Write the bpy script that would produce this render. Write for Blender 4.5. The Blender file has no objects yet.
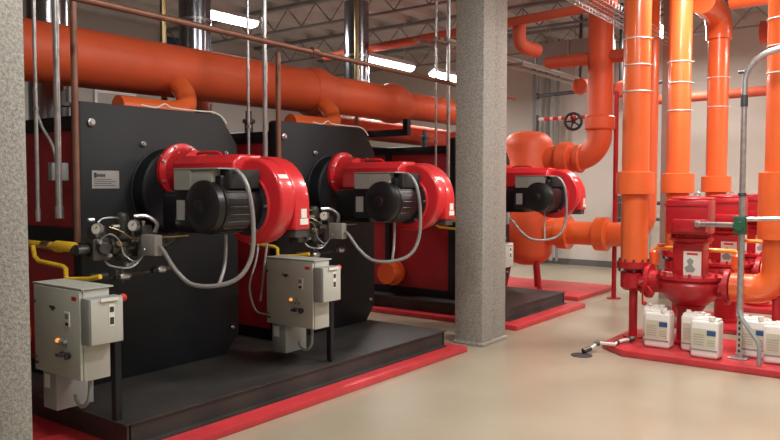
import bpy, math, random
from mathutils import Vector, Matrix
random.seed(7)
PI = math.pi
C = bpy.context.scene.collection
scn = bpy.context.scene

# ---------------------------------------------------------------- materials
def mat(name, col, rough=.5, metal=0., var=.08, scale=6., bump=0., bscale=60., coat=0., col2=None, emit=None, estr=0., detail=3.):
    m = bpy.data.materials.new(name); m.use_nodes = True
    nt = m.node_tree; N = nt.nodes; L = nt.links
    b = N['Principled BSDF']
    b.inputs['Roughness'].default_value = rough
    b.inputs['Metallic'].default_value = metal
    if coat: b.inputs['Coat Weight'].default_value = coat; b.inputs['Coat Roughness'].default_value = .12
    tc = N.new('ShaderNodeTexCoord')
    nz = N.new('ShaderNodeTexNoise'); nz.inputs['Scale'].default_value = scale; nz.inputs['Detail'].default_value = detail
    L.new(tc.outputs['Object'], nz.inputs['Vector'])
    rp = N.new('ShaderNodeValToRGB')
    rp.color_ramp.elements[0].position = .3; rp.color_ramp.elements[1].position = .7
    c2 = col2 if col2 else tuple(min(1, c * (1 + var)) for c in col)
    c1 = col if col2 else tuple(c * (1 - var) for c in col)
    rp.color_ramp.elements[0].color = (*c1, 1); rp.color_ramp.elements[1].color = (*c2, 1)
    L.new(nz.outputs['Fac'], rp.inputs['Fac']); L.new(rp.outputs['Color'], b.inputs['Base Color'])
    if bump:
        n2 = N.new('ShaderNodeTexNoise'); n2.inputs['Scale'].default_value = bscale; n2.inputs['Detail'].default_value = 4
        L.new(tc.outputs['Object'], n2.inputs['Vector'])
        bp = N.new('ShaderNodeBump'); bp.inputs['Strength'].default_value = bump; bp.inputs['Distance'].default_value = .01
        L.new(n2.outputs['Fac'], bp.inputs['Height']); L.new(bp.outputs['Normal'], b.inputs['Normal'])
    if emit:
        b.inputs['Emission Color'].default_value = (*emit, 1); b.inputs['Emission Strength'].default_value = estr
    return m

M = {}
M['orange'] = mat('orange_pipe_jacket', (.84, .145, .035), .34, var=.06, scale=3, bump=.05, bscale=25, coat=.5)
M['orange_header'] = mat('orange_header_jacket', (.74, .115, .04), .5, var=.08, scale=2, bump=.1, bscale=20)
M['orange_dull'] = mat('dull_orange_jacket', (.55, .10, .05), .6, var=.1, scale=2)  # darker, duller orange for the return header and overhead pipes
M['gold'] = mat('yellow_orange_small_pipe', (.95, .38, .05), .35, coat=.3)
M['red'] = mat('glossy_red_paint', (.62, .02, .028), .3, var=.05, coat=.5)
M['red_pump'] = mat('red_pump_enamel', (.44, .012, .02), .36, var=.12, scale=9, coat=.1, bump=.06)
M['red_pad'] = mat('red_floor_paint', (.56, .04, .05), .38, var=.12, scale=5, bump=.05)
M['red_side'] = mat('dark_red_jacket', (.34, .016, .024), .42, var=.08)
M['black'] = M_black = mat('black_satin_paint', (.010, .0115, .014), .5, var=.12, scale=4)
M['black_skid'] = mat('worn_black_skid_paint', (.016, .016, .017), .5, col2=(.05, .047, .043), scale=2.2, detail=6)
M_black.node_tree.nodes['Principled BSDF'].inputs['Specular IOR Level'].default_value = .3
M['motor'] = mat('black_motor_enamel', (.009, .009, .011), .36)
M['rubber'] = mat('black_rubber', (.015, .015, .015), .7)
M['cabinet'] = mat('pale_grey_enamel', (.47, .48, .43), .42, var=.04, scale=3)
M['disc'] = mat('mid_grey_enamel', (.30, .32, .31), .42, var=.04)
M['boxgrey'] = mat('warm_grey_box_paint', (.30, .295, .27), .45, var=.05)
M['steel'] = mat('galvanised_steel', (.55, .56, .57), .32, .85, var=.15, scale=20)
M['band'] = mat('bright_tie_band', (.8, .8, .78), .35, .3)
M['flex'] = mat('grey_flexible_conduit', (.32, .32, .32), .4, .5, bump=.5, bscale=140)
M['chrome'] = mat('polished_stack_steel', (.36, .38, .43), .2, 1., var=.15, scale=3)
M['dark_steel'] = mat('dark_steel', (.09, .09, .10), .45, .5, var=.2)
M['castgrey'] = mat('cast_grey_valve_metal', (.085, .085, .08), .4, .6, var=.3, scale=25, bump=.2)
M['brass'] = mat('brass_fitting', (.35, .27, .14), .35, .9, var=.2)
M['copper'] = mat('brown_copper_pipe', (.24, .115, .08), .45, .5, var=.15, scale=8)
M['yellow'] = mat('yellow_gas_paint', (.80, .50, .03), .4, var=.06)
M['white'] = mat('white_plastic', (.86, .84, .80), .4, var=.03)
M['label'] = mat('white_sticker', (.78, .76, .70), .5, var=.04)
M['plate'] = mat('silver_nameplate', (.42, .42, .41), .35, .3, var=.06)
M['ink'] = mat('dark_ink', (.03, .03, .04), .6)
M['redink'] = mat('red_ink', (.6, .03, .03), .5)
M['blueink'] = mat('blue_label_ink', (.03, .09, .25), .5)
M['cream'] = mat('cream_jug_label', (.62, .60, .47), .5, var=.05)
M['green'] = mat('dark_green_box', (.02, .10, .055), .4)
M['lcd'] = mat('green_grey_display', (.20, .27, .20), .3)
M['amber'] = mat('amber_lens', (.7, .25, .05), .3, emit=(1, .4, .1), estr=.6)
M['window'] = mat('dark_blue_louvre', (.02, .05, .12), .35)
M['wall'] = mat('painted_block_wall', (.56, .52, .47), .7, var=.04, scale=1.2, bump=.15, bscale=30)
M['wall2'] = mat('grey_painted_wall', (.42, .42, .41), .7, var=.06, scale=1)
M['trimd'] = mat('dark_base_trim', (.11, .105, .10), .6)
M['deck'] = mat('grey_roof_deck', (.40, .40, .39), .6, var=.12, scale=2)
M['joist'] = mat('grey_primed_joist', (.22, .22, .22), .6)
M['lampbody'] = mat('white_lamp_housing', (.75, .75, .75), .4)
M['tube'] = mat('lit_fluorescent_tube', (1, 1, 1), .5, emit=(1, .97, .92), estr=9.)

def concrete():
    m = bpy.data.materials.new('rough_concrete_column'); m.use_nodes = True
    nt = m.node_tree; N = nt.nodes; L = nt.links; b = N['Principled BSDF']
    tc = N.new('ShaderNodeTexCoord')
    v = N.new('ShaderNodeTexNoise'); v.inputs['Scale'].default_value = 55; v.inputs['Detail'].default_value = 6; v.inputs['Roughness'].default_value = .7
    L.new(tc.outputs['Object'], v.inputs['Vector'])
    r = N.new('ShaderNodeValToRGB'); r.color_ramp.elements[0].position = .33; r.color_ramp.elements[1].position = .66
    r.color_ramp.elements[0].color = (.24, .235, .21, 1); r.color_ramp.elements[1].color = (.48, .47, .43, 1)
    L.new(v.outputs['Fac'], r.inputs['Fac']); L.new(r.outputs['Color'], b.inputs['Base Color'])
    bp = N.new('ShaderNodeBump'); bp.inputs['Strength'].default_value = .9; bp.inputs['Distance'].default_value = .012
    L.new(v.outputs['Fac'], bp.inputs['Height']); L.new(bp.outputs['Normal'], b.inputs['Normal'])
    b.inputs['Roughness'].default_value = .9
    return m
M['concrete'] = concrete()

def floor_mat():
    m = bpy.data.materials.new('sealed_beige_floor'); m.use_nodes = True
    nt = m.node_tree; N = nt.nodes; L = nt.links; b = N['Principled BSDF']
    tc = N.new('ShaderNodeTexCoord')
    n1 = N.new('ShaderNodeTexNoise'); n1.inputs['Scale'].default_value = .8; n1.inputs['Detail'].default_value = 5
    L.new(tc.outputs['Object'], n1.inputs['Vector'])
    r = N.new('ShaderNodeValToRGB'); r.color_ramp.elements[0].position = .35; r.color_ramp.elements[1].position = .7
    r.color_ramp.elements[0].color = (.37, .32, .235, 1); r.color_ramp.elements[1].color = (.45, .395, .30, 1)
    L.new(n1.outputs['Fac'], r.inputs['Fac']); L.new(r.outputs['Color'], b.inputs['Base Color'])
    n2 = N.new('ShaderNodeTexNoise'); n2.inputs['Scale'].default_value = 3.5; n2.inputs['Detail'].default_value = 3
    L.new(tc.outputs['Object'], n2.inputs['Vector'])
    bp = N.new('ShaderNodeBump'); bp.inputs['Strength'].default_value = .12; bp.inputs['Distance'].default_value = .02
    L.new(n2.outputs['Fac'], bp.inputs['Height']); L.new(bp.outputs['Normal'], b.inputs['Normal'])
    b.inputs['Roughness'].default_value = .3
    b.inputs['Coat Weight'].default_value = .25; b.inputs['Coat Roughness'].default_value = .2
    return m
M['floor'] = floor_mat()

# ---------------------------------------------------------------- geometry builder
def frame(d):
    d = Vector(d).normalized()
    a = Vector((0, 0, 1)) if abs(d.z) < .9 else Vector((1, 0, 0))
    u = d.cross(a).normalized(); v = d.cross(u).normalized()
    return d, u, v

class G:
    def __init__(s): s.v = []; s.f = []
    def _add(s, vs, fs):
        o = len(s.v); s.v += [Vector(q) for q in vs]; s.f += [tuple(i + o for i in f) for f in fs]; return s
    def box(s, x0, x1, y0, y1, z0, z1, rz=0., c=None):
        vs = [Vector((x, y, z)) for x in (x0, x1) for y in (y0, y1) for z in (z0, z1)]
        if rz:
            cc = Vector(((x0 + x1) / 2, (y0 + y1) / 2, 0)) if c is None else Vector(c)
            R = Matrix.Rotation(rz, 3, 'Z'); vs = [R @ (q - cc) + cc for q in vs]
        return s._add(vs, [(0, 1, 3, 2), (4, 6, 7, 5), (0, 4, 5, 1), (2, 3, 7, 6), (0, 2, 6, 4), (1, 5, 7, 3)])
    def lathe(s, p, axis, prof, n=28):
        """prof = [(distance along axis, radius)]"""
        d, u, v = frame(axis); p = Vector(p); vs = []; fs = []
        for (t, r) in prof:
            for k in range(n):
                a = 2 * PI * k / n; vs.append(p + d * t + (u * math.cos(a) + v * math.sin(a)) * r)
        m = len(prof)
        for i in range(m - 1):
            for k in range(n):
                fs.append((i * n + k, i * n + (k + 1) % n, (i + 1) * n + (k + 1) % n, (i + 1) * n + k))
        fs.append(tuple(range(n - 1, -1, -1))); fs.append(tuple((m - 1) * n + k for k in range(n)))
        return s._add(vs, fs)
    def cyl(s, p, q, r, r2=None, n=24):
        p = Vector(p); q = Vector(q); L = (q - p).length
        return s.lathe(p, q - p, [(0, r), (L, r if r2 is None else r2)], n)
    def tube(s, pts, r, n=12, smooth=0):
        P = [Vector(q) for q in pts]
        if smooth:
            Q = []
            E = [P[0] * 2 - P[1]] + P + [P[-1] * 2 - P[-2]]
            for i in range(1, len(E) - 2):
                for k in range(smooth):
                    t = k / smooth; a, b, c, d = E[i - 1], E[i], E[i + 1], E[i + 2]
                    Q.append(.5 * ((2 * b) + (c - a) * t + (2 * a - 5 * b + 4 * c - d) * t * t + (3 * b - a - 3 * c + d) * t ** 3))
            Q.append(P[-1]); P = Q
        T = []
        for i in range(len(P)):
            a = P[max(0, i - 1)]; b = P[min(len(P) - 1, i + 1)]; T.append((b - a).normalized())
        _, u, v = frame(T[0]); vs = []; fs = []
        for i, p in enumerate(P):
            if i:
                ax = T[i - 1].cross(T[i])
                if ax.length > 1e-6:
                    R = Matrix.Rotation(T[i - 1].angle(T[i]), 3, ax.normalized()); u = R @ u; v = R @ v
            rr = r[i] if isinstance(r, (list, tuple)) else r
            for k in range(n):
                a = 2 * PI * k / n; vs.append(p + (u * math.cos(a) + v * math.sin(a)) * rr)
        for i in range(len(P) - 1):
            for k in range(n):
                fs.append((i * n + k, i * n + (k + 1) % n, (i + 1) * n + (k + 1) % n, (i + 1) * n + k))
        fs.append(tuple(range(n - 1, -1, -1))); fs.append(tuple((len(P) - 1) * n + k for k in range(n)))
        return s._add(vs, fs)
    def prism(s, poly, axis, a, b):
        """poly in the two other axes, in order (x,y,z without axis); extruded from a to b along axis"""
        def mk(p, t):
            l = [p[0], p[1]]; l.insert('xyz'.index(axis), t); return Vector(l)
        n = len(poly)
        vs = [mk(p, a) for p in poly] + [mk(p, b) for p in poly]
        fs = [tuple(range(n)), tuple(range(2 * n - 1, n - 1, -1))] + [(i, (i + 1) % n, (i + 1) % n + n, i + n) for i in range(n)]
        return s._add(vs, fs)
    def torus(s, c, axis, R, r, n=28, m=8, a0=0., a1=2 * PI):
        d, u, v = frame(axis); c = Vector(c)
        pts = []
        full = abs(a1 - a0 - 2 * PI) < 1e-4
        vs = []; fs = []
        N = n if full else n + 1
        for i in range(N):
            a = a0 + (a1 - a0) * i / n; e = u * math.cos(a) + v * math.sin(a)
            for k in range(m):
                b = 2 * PI * k / m; vs.append(c + e * (R + r * math.cos(b)) + d * r * math.sin(b))
        for i in range(n):
            j = (i + 1) % N
            for k in range(m): fs.append((i * m + k, i * m + (k + 1) % m, j * m + (k + 1) % m, j * m + k))
        return s._add(vs, fs)
    def ball(s, c, r, n=16, m=10, sz=1.):
        vs = []; fs = []; c = Vector(c)
        for i in range(m + 1):
            t = PI * i / m
            for k in range(n):
                a = 2 * PI * k / n; rr = max(math.sin(t), 1e-3) * r
                vs.append(c + Vector((math.cos(a) * rr, math.sin(a) * rr, math.cos(t) * r * sz)))
        for i in range(m):
            for k in range(n): fs.append((i * n + k, i * n + (k + 1) % n, (i + 1) * n + (k + 1) % n, (i + 1) * n + k))
        return s._add(vs, fs)

def wloc(o):
    w = Vector((0, 0, 0))
    while o: w += o.location; o = o.parent
    return w

def obj(name, g, m, parent=None, loc=None, bevel=0., segs=2, angle=35):
    base = wloc(parent) if parent else (Vector(loc) if loc is not None else Vector((0, 0, 0)))
    me = bpy.data.meshes.new(name)
    me.from_pydata([q - base for q in g.v], [], g.f); me.update()
    import bmesh
    bm = bmesh.new(); bm.from_mesh(me); bmesh.ops.recalc_face_normals(bm, faces=bm.faces)
    if bevel:
        ed = [e for e in bm.edges if len(e.link_faces) == 2 and e.calc_face_angle(0) > math.radians(50)]
        bmesh.ops.bevel(bm, geom=ed, offset=bevel, segments=segs, profile=.5, affect='EDGES', clamp_overlap=True)
    bm.to_mesh(me); bm.free()
    for p in me.polygons: p.use_smooth = True
    me.set_sharp_from_angle(angle=math.radians(angle))
    me.materials.append(M[m])
    o = bpy.data.objects.new(name, me); C.objects.link(o)
    if parent: o.parent = parent
    else: o.location = base
    return o

def thing(name, label, cat, loc, group=None):
    o = bpy.data.objects.new(name, None); C.objects.link(o); o.location = loc; o.empty_display_size = .1
    o['label'] = label; o['category'] = cat
    if group: o['group'] = group
    return o
def tag(o, label, cat, group=None):
    o['label'] = label; o['category'] = cat
    if group: o['group'] = group
    return o
def struct(o): o['kind'] = 'structure'; return o

def copy_tree(root, off, label=None, group=None):
    r = root.copy(); C.objects.link(r); r.location = root.location + Vector(off)
    if label: r['label'] = label
    if group: r['group'] = group
    for ch in list(root.children):
        c = ch.copy(); C.objects.link(c); c.parent = r
        for g in list(ch.children):
            d = g.copy(); C.objects.link(d); d.parent = c
    return r

def text_part(name, body, size, origin, xdir, ydir, m, parent, depth=.001):
    """flat lettering lying on a surface: origin = left end of the base line"""
    cu = bpy.data.curves.new('lettering', 'FONT'); cu.body = body; cu.size = size; cu.extrude = depth
    to = bpy.data.objects.new('lettering', cu); C.objects.link(to)
    dg = bpy.context.evaluated_depsgraph_get(); me = bpy.data.meshes.new_from_object(to.evaluated_get(dg))
    bpy.data.objects.remove(to)
    X = Vector(xdir); Y = Vector(ydir); Z = X.cross(Y)
    base = wloc(parent)
    for v in me.vertices:
        q = v.co.copy(); v.co = Vector(origin) + X * q.x + Y * q.y + Z * q.z - base
    me.materials.clear(); me.materials.append(M[m])
    o = bpy.data.objects.new(name, me); C.objects.link(o); o.parent = parent
    return o

def arc(c, u, v, r, a0, a1, n=10):
    c = Vector(c); u = Vector(u); v = Vector(v)
    return [c + u * r * math.cos(math.radians(a0 + (a1 - a0) * i / n)) + v * r * math.sin(math.radians(a0 + (a1 - a0) * i / n)) for i in range(n + 1)]

# ---------------------------------------------------------------- the room
XW, YW, ZC = -11.5, 14., 4.45
XR, YF = 4.5, -3.
g = G().box(XW - .2, XR + .2, YF - .2, YW + .2, -.15, 0); struct(obj('floor', g, 'floor'))
g = G().box(XW - .2, XW, YF - .2, YW + .2, 0, ZC + .3); struct(obj('wall_left', g, 'wall2'))
g = G().box(XW, XR, YW, YW + .2, 0, ZC + .3); struct(obj('wall_back', g, 'wall'))
g = G().box(XR, XR + .2, YF - .2, YW + .2, 0, ZC + .3); struct(obj('wall_right', g, 'wall'))
g = G().box(XW, XR, YF - .2, YF, 0, ZC + .3); struct(obj('wall_front', g, 'wall'))
g = G().box(XW, XR, YW - .02, YW, 0, .12); struct(obj('baseboard_back', g, 'trimd'))
g = G()
for x in (-7.6, -6.4, -5.05, -4.35, -3.1, -1.8, -.5, .8):
    g.box(x - .012, x + .012, YW - .008, YW, .12, ZC)
struct(obj('trim_1', g, 'wall2'))
# corrugated roof deck, ribs along the boiler row
prof = []
x = XW
while x < XR:
    prof += [(x, ZC + .1), (x + .06, ZC), (x + .3, ZC), (x + .36, ZC + .1)]; x += .6
prof += [(XR, ZC + .09), (XR, ZC + .3), (XW, ZC + .3)]
g = G().prism(prof, 'y', YF, YW); struct(obj('ceiling', g, 'deck', angle=10))
# steel joists under the deck
for i, y in enumerate((2.6, 4.5, 8.55, 10.75, 12.7)):
    g = G()
    g.box(XW, XR, y - .05, y + .05, ZC - .05, ZC); g.box(XW, XR, y - .03, y + .03, ZC - .40, ZC - .37)
    xx = XW + .1; up = True
    while xx < XR - .3:
        a = (xx, y, ZC - .05 if up else ZC - .37); b = (xx + .3, y, ZC - .37 if up else ZC - .05)
        g.cyl(a, b, .01, n=6); xx += .3; up = not up
    o = struct(obj('beam', g, 'joist'))
# windows with dark blue louvres high on the far left wall, and a white framed one lower down
wi = 1
for (y0, y1, z0, z1, mm) in ((8.45, 9.2, 3.75, 4.33, 'window'), (10.1, 11.0, 3.65, 4.15, 'window'), (11.7, 12.6, 3.5, 4.0, 'window'), (7.1, 7.8, 2.7, 3.16, 'wall2')):
    f = struct(obj('window_%d' % wi, G().box(XW, XW + .02, y0, y1, z0, z1), mm))
    g = G(); w = .05
    g.box(XW, XW + .06, y0 - w, y0, z0 - w, z1 + w); g.box(XW, XW + .06, y1, y1 + w, z0 - w, z1 + w)
    g.box(XW, XW + .06, y0, y1, z1, z1 + w); g.box(XW, XW + .06, y0, y1, z0 - w, z0)
    obj('window_frame', g, 'lampbody' if mm == 'wall2' else 'disc', f)
    if mm == 'window':
        g = G(); z = z0 + .03
        while z < z1 - .02: g.box(XW + .02, XW + .05, y0, y1, z, z + .02); z += .06
        obj('louvre', g, 'blueink', f)
    wi += 1

# fireproofed concrete columns with a groove down the side
for i, (y0, lab) in enumerate(((6.34, 'rough grey concrete column standing between the second and third boilers'), (1.34, 'rough grey concrete column at the left edge, nearest the camera'))):
    y1 = y0 + .51; x0, x1 = -3.91, -3.59
    yc = y0 + .25
    poly = [(x0, y0), (x1, y0), (x1, yc - .03), (x1 - .03, yc), (x1 - .03, yc + .03), (x1 - .012, yc + .06), (x1 - .012, y1), (x0, y1)]
    o = obj('column', G().prism(poly, 'z', 0, ZC - .02), 'concrete', loc=(-3.75, yc, 0), bevel=.012)
    struct(o)
    if i == 0:
        obj('column_foot', G().box(x0 - .012, x1 + .012, y0 - .012, y1 + .012, 0, .035), 'concrete', o, bevel=.01)

# ---------------------------------------------------------------- red housekeeping pads and black skids
def pad(poly, h, label, name='housekeeping_pad', m='red_pad'):
    xs = sum(p[0] for p in poly) / len(poly); ys = sum(p[1] for p in poly) / len(poly)
    o = obj(name, G().prism(poly, 'z', 0, h), m, loc=(xs, ys, 0), bevel=.008)
    return tag(o, label, 'equipment pad')
pad([(-7.6, 2.2), (-3.6, 2.2), (-3.6, 6.08), (-7.6, 6.08)], .055, 'low red painted pad edge under the two nearest boilers')
pad([(-7.6, 7.27), (-3.68, 7.27), (-3.68, 9.22), (-7.6, 9.22)], .055, 'low red painted pad under the third boiler beyond the column')
pad([(-7.2, 9.62), (-3.95, 9.62), (-3.95, 11.1), (-7.2, 11.1)], .06, 'red painted pad carrying the orange separator tank at the back')
pad([(-2.62, 7.0), (-2.34, 6.76), (1.6, 6.76), (1.6, 7.88), (-2.62, 7.88)], .06, 'front red pad on the right under the white jugs and first pump')
pad([(-2.36, 8.46), (1.6, 8.46), (1.6, 9.5), (-2.36, 9.5)], .06, 'middle red pad under the second pump')
pad([(-2.3, 10.05), (1.6, 10.05), (1.6, 11.1), (-2.3, 11.1)], .06, 'rearmost red pad under the third pump')

def skid(y0, y1, xf, z0, label):
    t = thing('steel_skid', label, 'boiler skid', (xf - 1.5, (y0 + y1) / 2, z0))
    xb = -7.3
    obj('deck_plate', G().box(xb, xf, y0, y1, .188, .2), 'black_skid', t)
    def channel_x(xo, s, ):
        g = G(); g.box(min(xo, xo + s * .012), max(xo, xo + s * .012), y0, y1, z0, .188)
        g.box(min(xo, xo - s * -.05), max(xo, xo + s * .05), y0, y1, z0, z0 + .012); return g
    g = G().box(xf - .03, xf - .015, y0 + .05, y1 - .05, z0 + .01, .188).box(xf - .03, xf + .035, y0 + .05, y1 - .05, z0, z0 + .012)
    obj('side_channel', g, 'black_skid', t)
    g = G().box(xb + .015, xb + .03, y0 + .05, y1 - .05, z0 + .01, .188).box(xb - .035, xb + .03, y0 + .05, y1 - .05, z0, z0 + .012)
    obj('side_channel', g, 'black_skid', t)
    for yy, s in ((y0, 1), (y1, -1)):
        a = yy + s * .02; b = yy + s * .035
        obj('end_channel', G().box(xb, xf - .01, min(a, b), max(a, b), z0, .188), 'black_skid', t)
    return t
skid(2.48, 5.98, -3.78, .055, 'long black steel skid under the two nearest boilers')
skid(7.4, 9.08, -3.9, .055, 'shorter black steel skid under the third boiler beyond the column')

# ---------------------------------------------------------------- boilers
FX = -4.7                       # plane of the boiler fronts
Y0, Y1 = 2.77, 4.18
t = thing('boiler', 'x', 'boiler', (-5.9, 3.47, .2), 'three black fronted boilers in a row')
poly = [(Y0, .2), (Y1 - .14, .2), (Y1, .36), (Y1, 1.93), (Y1 - .17, 2.155), (Y1 - .22, 2.17), (Y0 + .02, 2.17), (Y0, 2.15)]
fp = obj('front_panel', G().prism(poly, 'x', FX - .1, FX), 'black', t, bevel=.008)
body = G().prism([(Y0 + .04, .26), (Y1 - .1, .26), (Y1 - .1, 1.98), (Y0 + .04, 1.98)], 'x', -7.1, FX - .1)
obj('side_panel', body, 'red_side', t)
obj('top_cover', G().box(-7.12, FX - .1, Y0 + .02, Y1 - .08, 1.98, 2.08), 'black', t, bevel=.01)
obj('side_band', G().box(-7.1, FX - .1, Y0 + .02, Y0 + .04, 1.14, 1.3), 'black', t)
obj('base_frame', G().box(-7.1, FX - .1, Y0 + .02, Y1 - .08, .2, .3), 'black', t)
obj('corner_post', G().box(-5.75, -5.68, Y0 - .01, Y0 + .04, .3, 1.98), 'black', t)
for (yy, zz, r) in ((2.86, 2.03, .028), (3.27, 1.9, .02), (4.05, 1.86, .016), (4.1, .42, .016)):
    b = obj('panel_bolt', G().lathe((FX, yy, zz), (1, 0, 0), [(0, r), (.015, r), (.02, r * .6), (.03, r * .55)], 14), 'steel', fp)
np_ = obj('nameplate', G().box(FX, FX + .004, 2.86, 3.07, 1.575, 1.70), 'plate', fp)
g = G().box(FX + .004, FX + .005, 2.875, 2.895, 1.65, 1.685)
for k in range(5): g.box(FX + .004, FX + .005, 2.898 + k * .013, 2.908 + k * .013, 1.656, 1.676)
for k in range(4): g.box(FX + .004, FX + .005, 2.875, 3.04 - .03 * (k % 2), 1.595 + k * .014, 1.599 + k * .014)
obj('nameplate_print', g, 'ink', np_)
obj('burner_port', G().lathe((FX, 3.49, 1.556), (1, 0, 0), [(0, .33), (.008, .33), (.012, .32), (.13, .32), (.145, .305)], 40), 'black', t)
obj('side_nozzle', G().cyl((-5.6, Y0 - .2, .48), (-5.6, Y0 + .05, .48), .135, n=28).lathe((-5.6, Y0 - .06, .48), (0, 1, 0), [(0, .165), (.05, .165)], 28), 'orange', t)
obj('top_cable', G().tube([(FX - .05, 3.3, 2.19), (FX - .04, 3.42, 2.18), (FX - .04, 3.5, 2.215), (FX - .04, 3.57, 2.19), (FX - .03, 3.8, 2.185), (FX - .02, 3.95, 2.185), (FX, 4.02, 2.15), (FX + .01, 4.06, 2.1)], .006, 6, 5), 'label', t)
# red nozzles rising to the header
obj('supply_nozzle', G().tube([(-5.05, 3.3, 2.2), (-5.05, 3.72, 2.2), (-5.05, 3.85, 2.21), (-5.08, 3.96, 2.26), (-5.15, 4.01, 2.36), (-5.25, 4.02, 2.45)], .085, 18, 4), 'orange', t)
obj('return_nozzle', G().tube([(-5.05, 3.38, 2.06), (-5.05, 3.38, 2.12), (-5.05, 3.38, 2.17)], .075, 14, 4), 'orange', t)
obj('safety_valve', G().lathe((-5.3, 3.0, 2.08), (0, 0, 1), [(0, .04), (.1, .04), (.11, .06), (.14, .06), (.15, .03), (.22, .03)], 14), 'dark_steel', t)
boilers = [t]
t['label'] = 'nearest boiler, at left, black front panel with a silver nameplate in view'
boilers.append(copy_tree(t, (0, 1.86, 0), 'middle boiler, black front partly behind the nearest burner'))
boilers.append(copy_tree(t, (0, 4.85, 0), 'farthest boiler, mostly behind the concrete column, dark red side in view'))

# ---------------------------------------------------------------- burners
def volute(cx, cz, r0, r1, xl, zt, zb):
    P = [(xl, zt)]
    P.append((cx - .05, zt))
    for i in range(0, 25):
        a = math.radians(90 - i * 10)          # clockwise from the top
        r = r0 + (r1 - r0) * math.sin(math.radians(min(i * 10, 180)) )
        P.append((cx + r * math.cos(a), cz + r * math.sin(a)))
    P.append((xl, zb)); return P
t = thing('burner', 'x', 'burner', (-4.0, 3.4, 1.2), 'three red burners on the boiler fronts')
fl = obj('mounting_flange', G().lathe((-4.556, 3.49, 1.70), (1, 0, 0), [(0, .208), (.035, .208), (.04, .18), (.05, .165), (.2, .15)], 36), 'red', t)
for k in range(8):
    a = 2 * PI * (k + .5) / 8
    obj('flange_bolt', G().lathe((-4.522, 3.49 + .19 * math.cos(a), 1.70 + .19 * math.sin(a)), (1, 0, 0), [(0, .012), (.010, .012), (.011, .007), (.022, .007)], 8), 'steel', fl)
cx, cz = -3.73, 1.49
YA, YB, YC2 = 3.4, 3.53, 3.68
obj('air_duct', G().prism([(3.34, 1.54), (3.56, 1.54), (3.62, 1.58), (3.62, 1.74), (3.56, 1.805), (3.36, 1.805), (3.30, 1.75), (3.30, 1.58)], 'x', -4.40, -3.75), 'red', t, bevel=.02, segs=3)
fh = obj('fan_housing', G().prism(volute(cx, cz, .285, .325, -4.25, 1.775, 1.56), 'y', YA, YB), 'red', t, bevel=.022, segs=4)
obj('housing_rim', G().torus((cx, YA, cz - .03), (0, 1, 0), .205, .012, 36, 8), 'red', fh)
g = G().cyl((cx, YA - .004, cz - .03), (cx, YA + .004, cz - .03), .2, n=36)
obj('fan_opening', g, 'ink', fh)
for k in range(6):
    a = 2 * PI * k / 6
    g = G().cyl((cx + .185 * math.cos(a), YA - .02, cz - .03 + .185 * math.sin(a)), (cx + .185 * math.cos(a), YA, cz - .03 + .185 * math.sin(a)), .009, n=8)
    obj('motor_stud', g, 'steel', fh)
# intake box behind the housing: round top, flat bottom
P = [(cx + .315 * math.cos(math.radians(a)), cz - .02 + .325 * math.sin(math.radians(a))) for a in range(150, -1, -10)]
P += [(cx + .318, 1.30), (cx - .26, 1.30)]
ib = obj('intake_box', G().prism(P, 'y', YB, YC2), 'red', t, bevel=.018, segs=3)
obj('intake_damper', G().box(cx - .2, cx + .3, YB + .02, YC2 - .02, 1.25, 1.30), 'dark_steel', ib)
sx = cx + .32
g = G().box(sx - .006, sx + .004, 3.575, 3.65, 1.335, 1.375).box(sx - .006, sx + .004, 3.585, 3.635, 1.38, 1.44)
obj('warning_sticker', g, 'label', ib)
# white sticker on the curved housing side, following its curve
g = G()
aa = [26, 31]
p0 = (cx + .311 * math.cos(math.radians(34)), cz + .311 * math.sin(math.radians(34))); p1 = (cx + .317 * math.cos(math.radians(28)), cz + .317 * math.sin(math.radians(28)))
g.prism([p0, p1, (p1[0] + .006, p1[1] + .004), (p0[0] + .006, p0[1] + .006)], 'y', YA + .025, YB - .025)
obj('housing_sticker', g, 'label', fh)
# motor
mc = (cx - .01, 3.0, cz - .03)
mo = obj('motor', G().lathe(mc, (0, 1, 0), [(0, .03), (.004, .08), (.012, .14), (.03, .168), (.07, .176), (.08, .168), (.085, .178), (.30, .178), (.31, .165), (.40, .165)], 36), 'motor', t)
sb = obj('starter_box', G().box(mc[0] - .33, mc[0] - .12, 3.06, 3.34, mc[2] - .14, mc[2] + .15), 'motor', t, bevel=.02)
g = G()
for k in range(22):
    a = PI * 2 * k / 22
    c_, s_ = math.cos(a), math.sin(a)
    g.cyl((mc[0] + .178 * c_, 3.1, mc[2] + .178 * s_), (mc[0] + .178 * c_, 3.3, mc[2] + .178 * s_), .005, n=6)
obj('cooling_fins', g, 'motor', mo)
obj('motor_end_cap', G().lathe((mc[0], 2.992, mc[2]), (0, 1, 0), [(0, .035), (.006, .045), (.03, .045)], 20), 'motor', mo)
obj('motor_label', G().box(mc[0] - .29, mc[0] - .21, 3.055, 3.062, mc[2] - .09, mc[2] + .04), 'plate', sb)
obj('terminal_box', G().box(mc[0] - .02, mc[0] + .12, 3.08, 3.24, mc[2] + .12, mc[2] + .2), 'motor', mo, bevel=.012)
# wiring box (grey) and dark connector end
wb = obj('wiring_box', G().box(-4.035, -3.67, 3.05, 3.32, 1.565, 1.70), 'boxgrey', t, bevel=.006)
obj('wiring_box_lid', G().box(-4.035, -3.87, 3.042, 3.052, 1.57, 1.695), 'boxgrey', wb)
obj('wiring_box_rail', G().box(-4.035, -3.6, 3.04, 3.2, 1.70, 1.708), 'plate', wb)
obj('connector_block', G().box(-3.69, -3.58, 3.12, 3.38, 1.575, 1.698), 'rubber', wb, bevel=.01)
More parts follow.
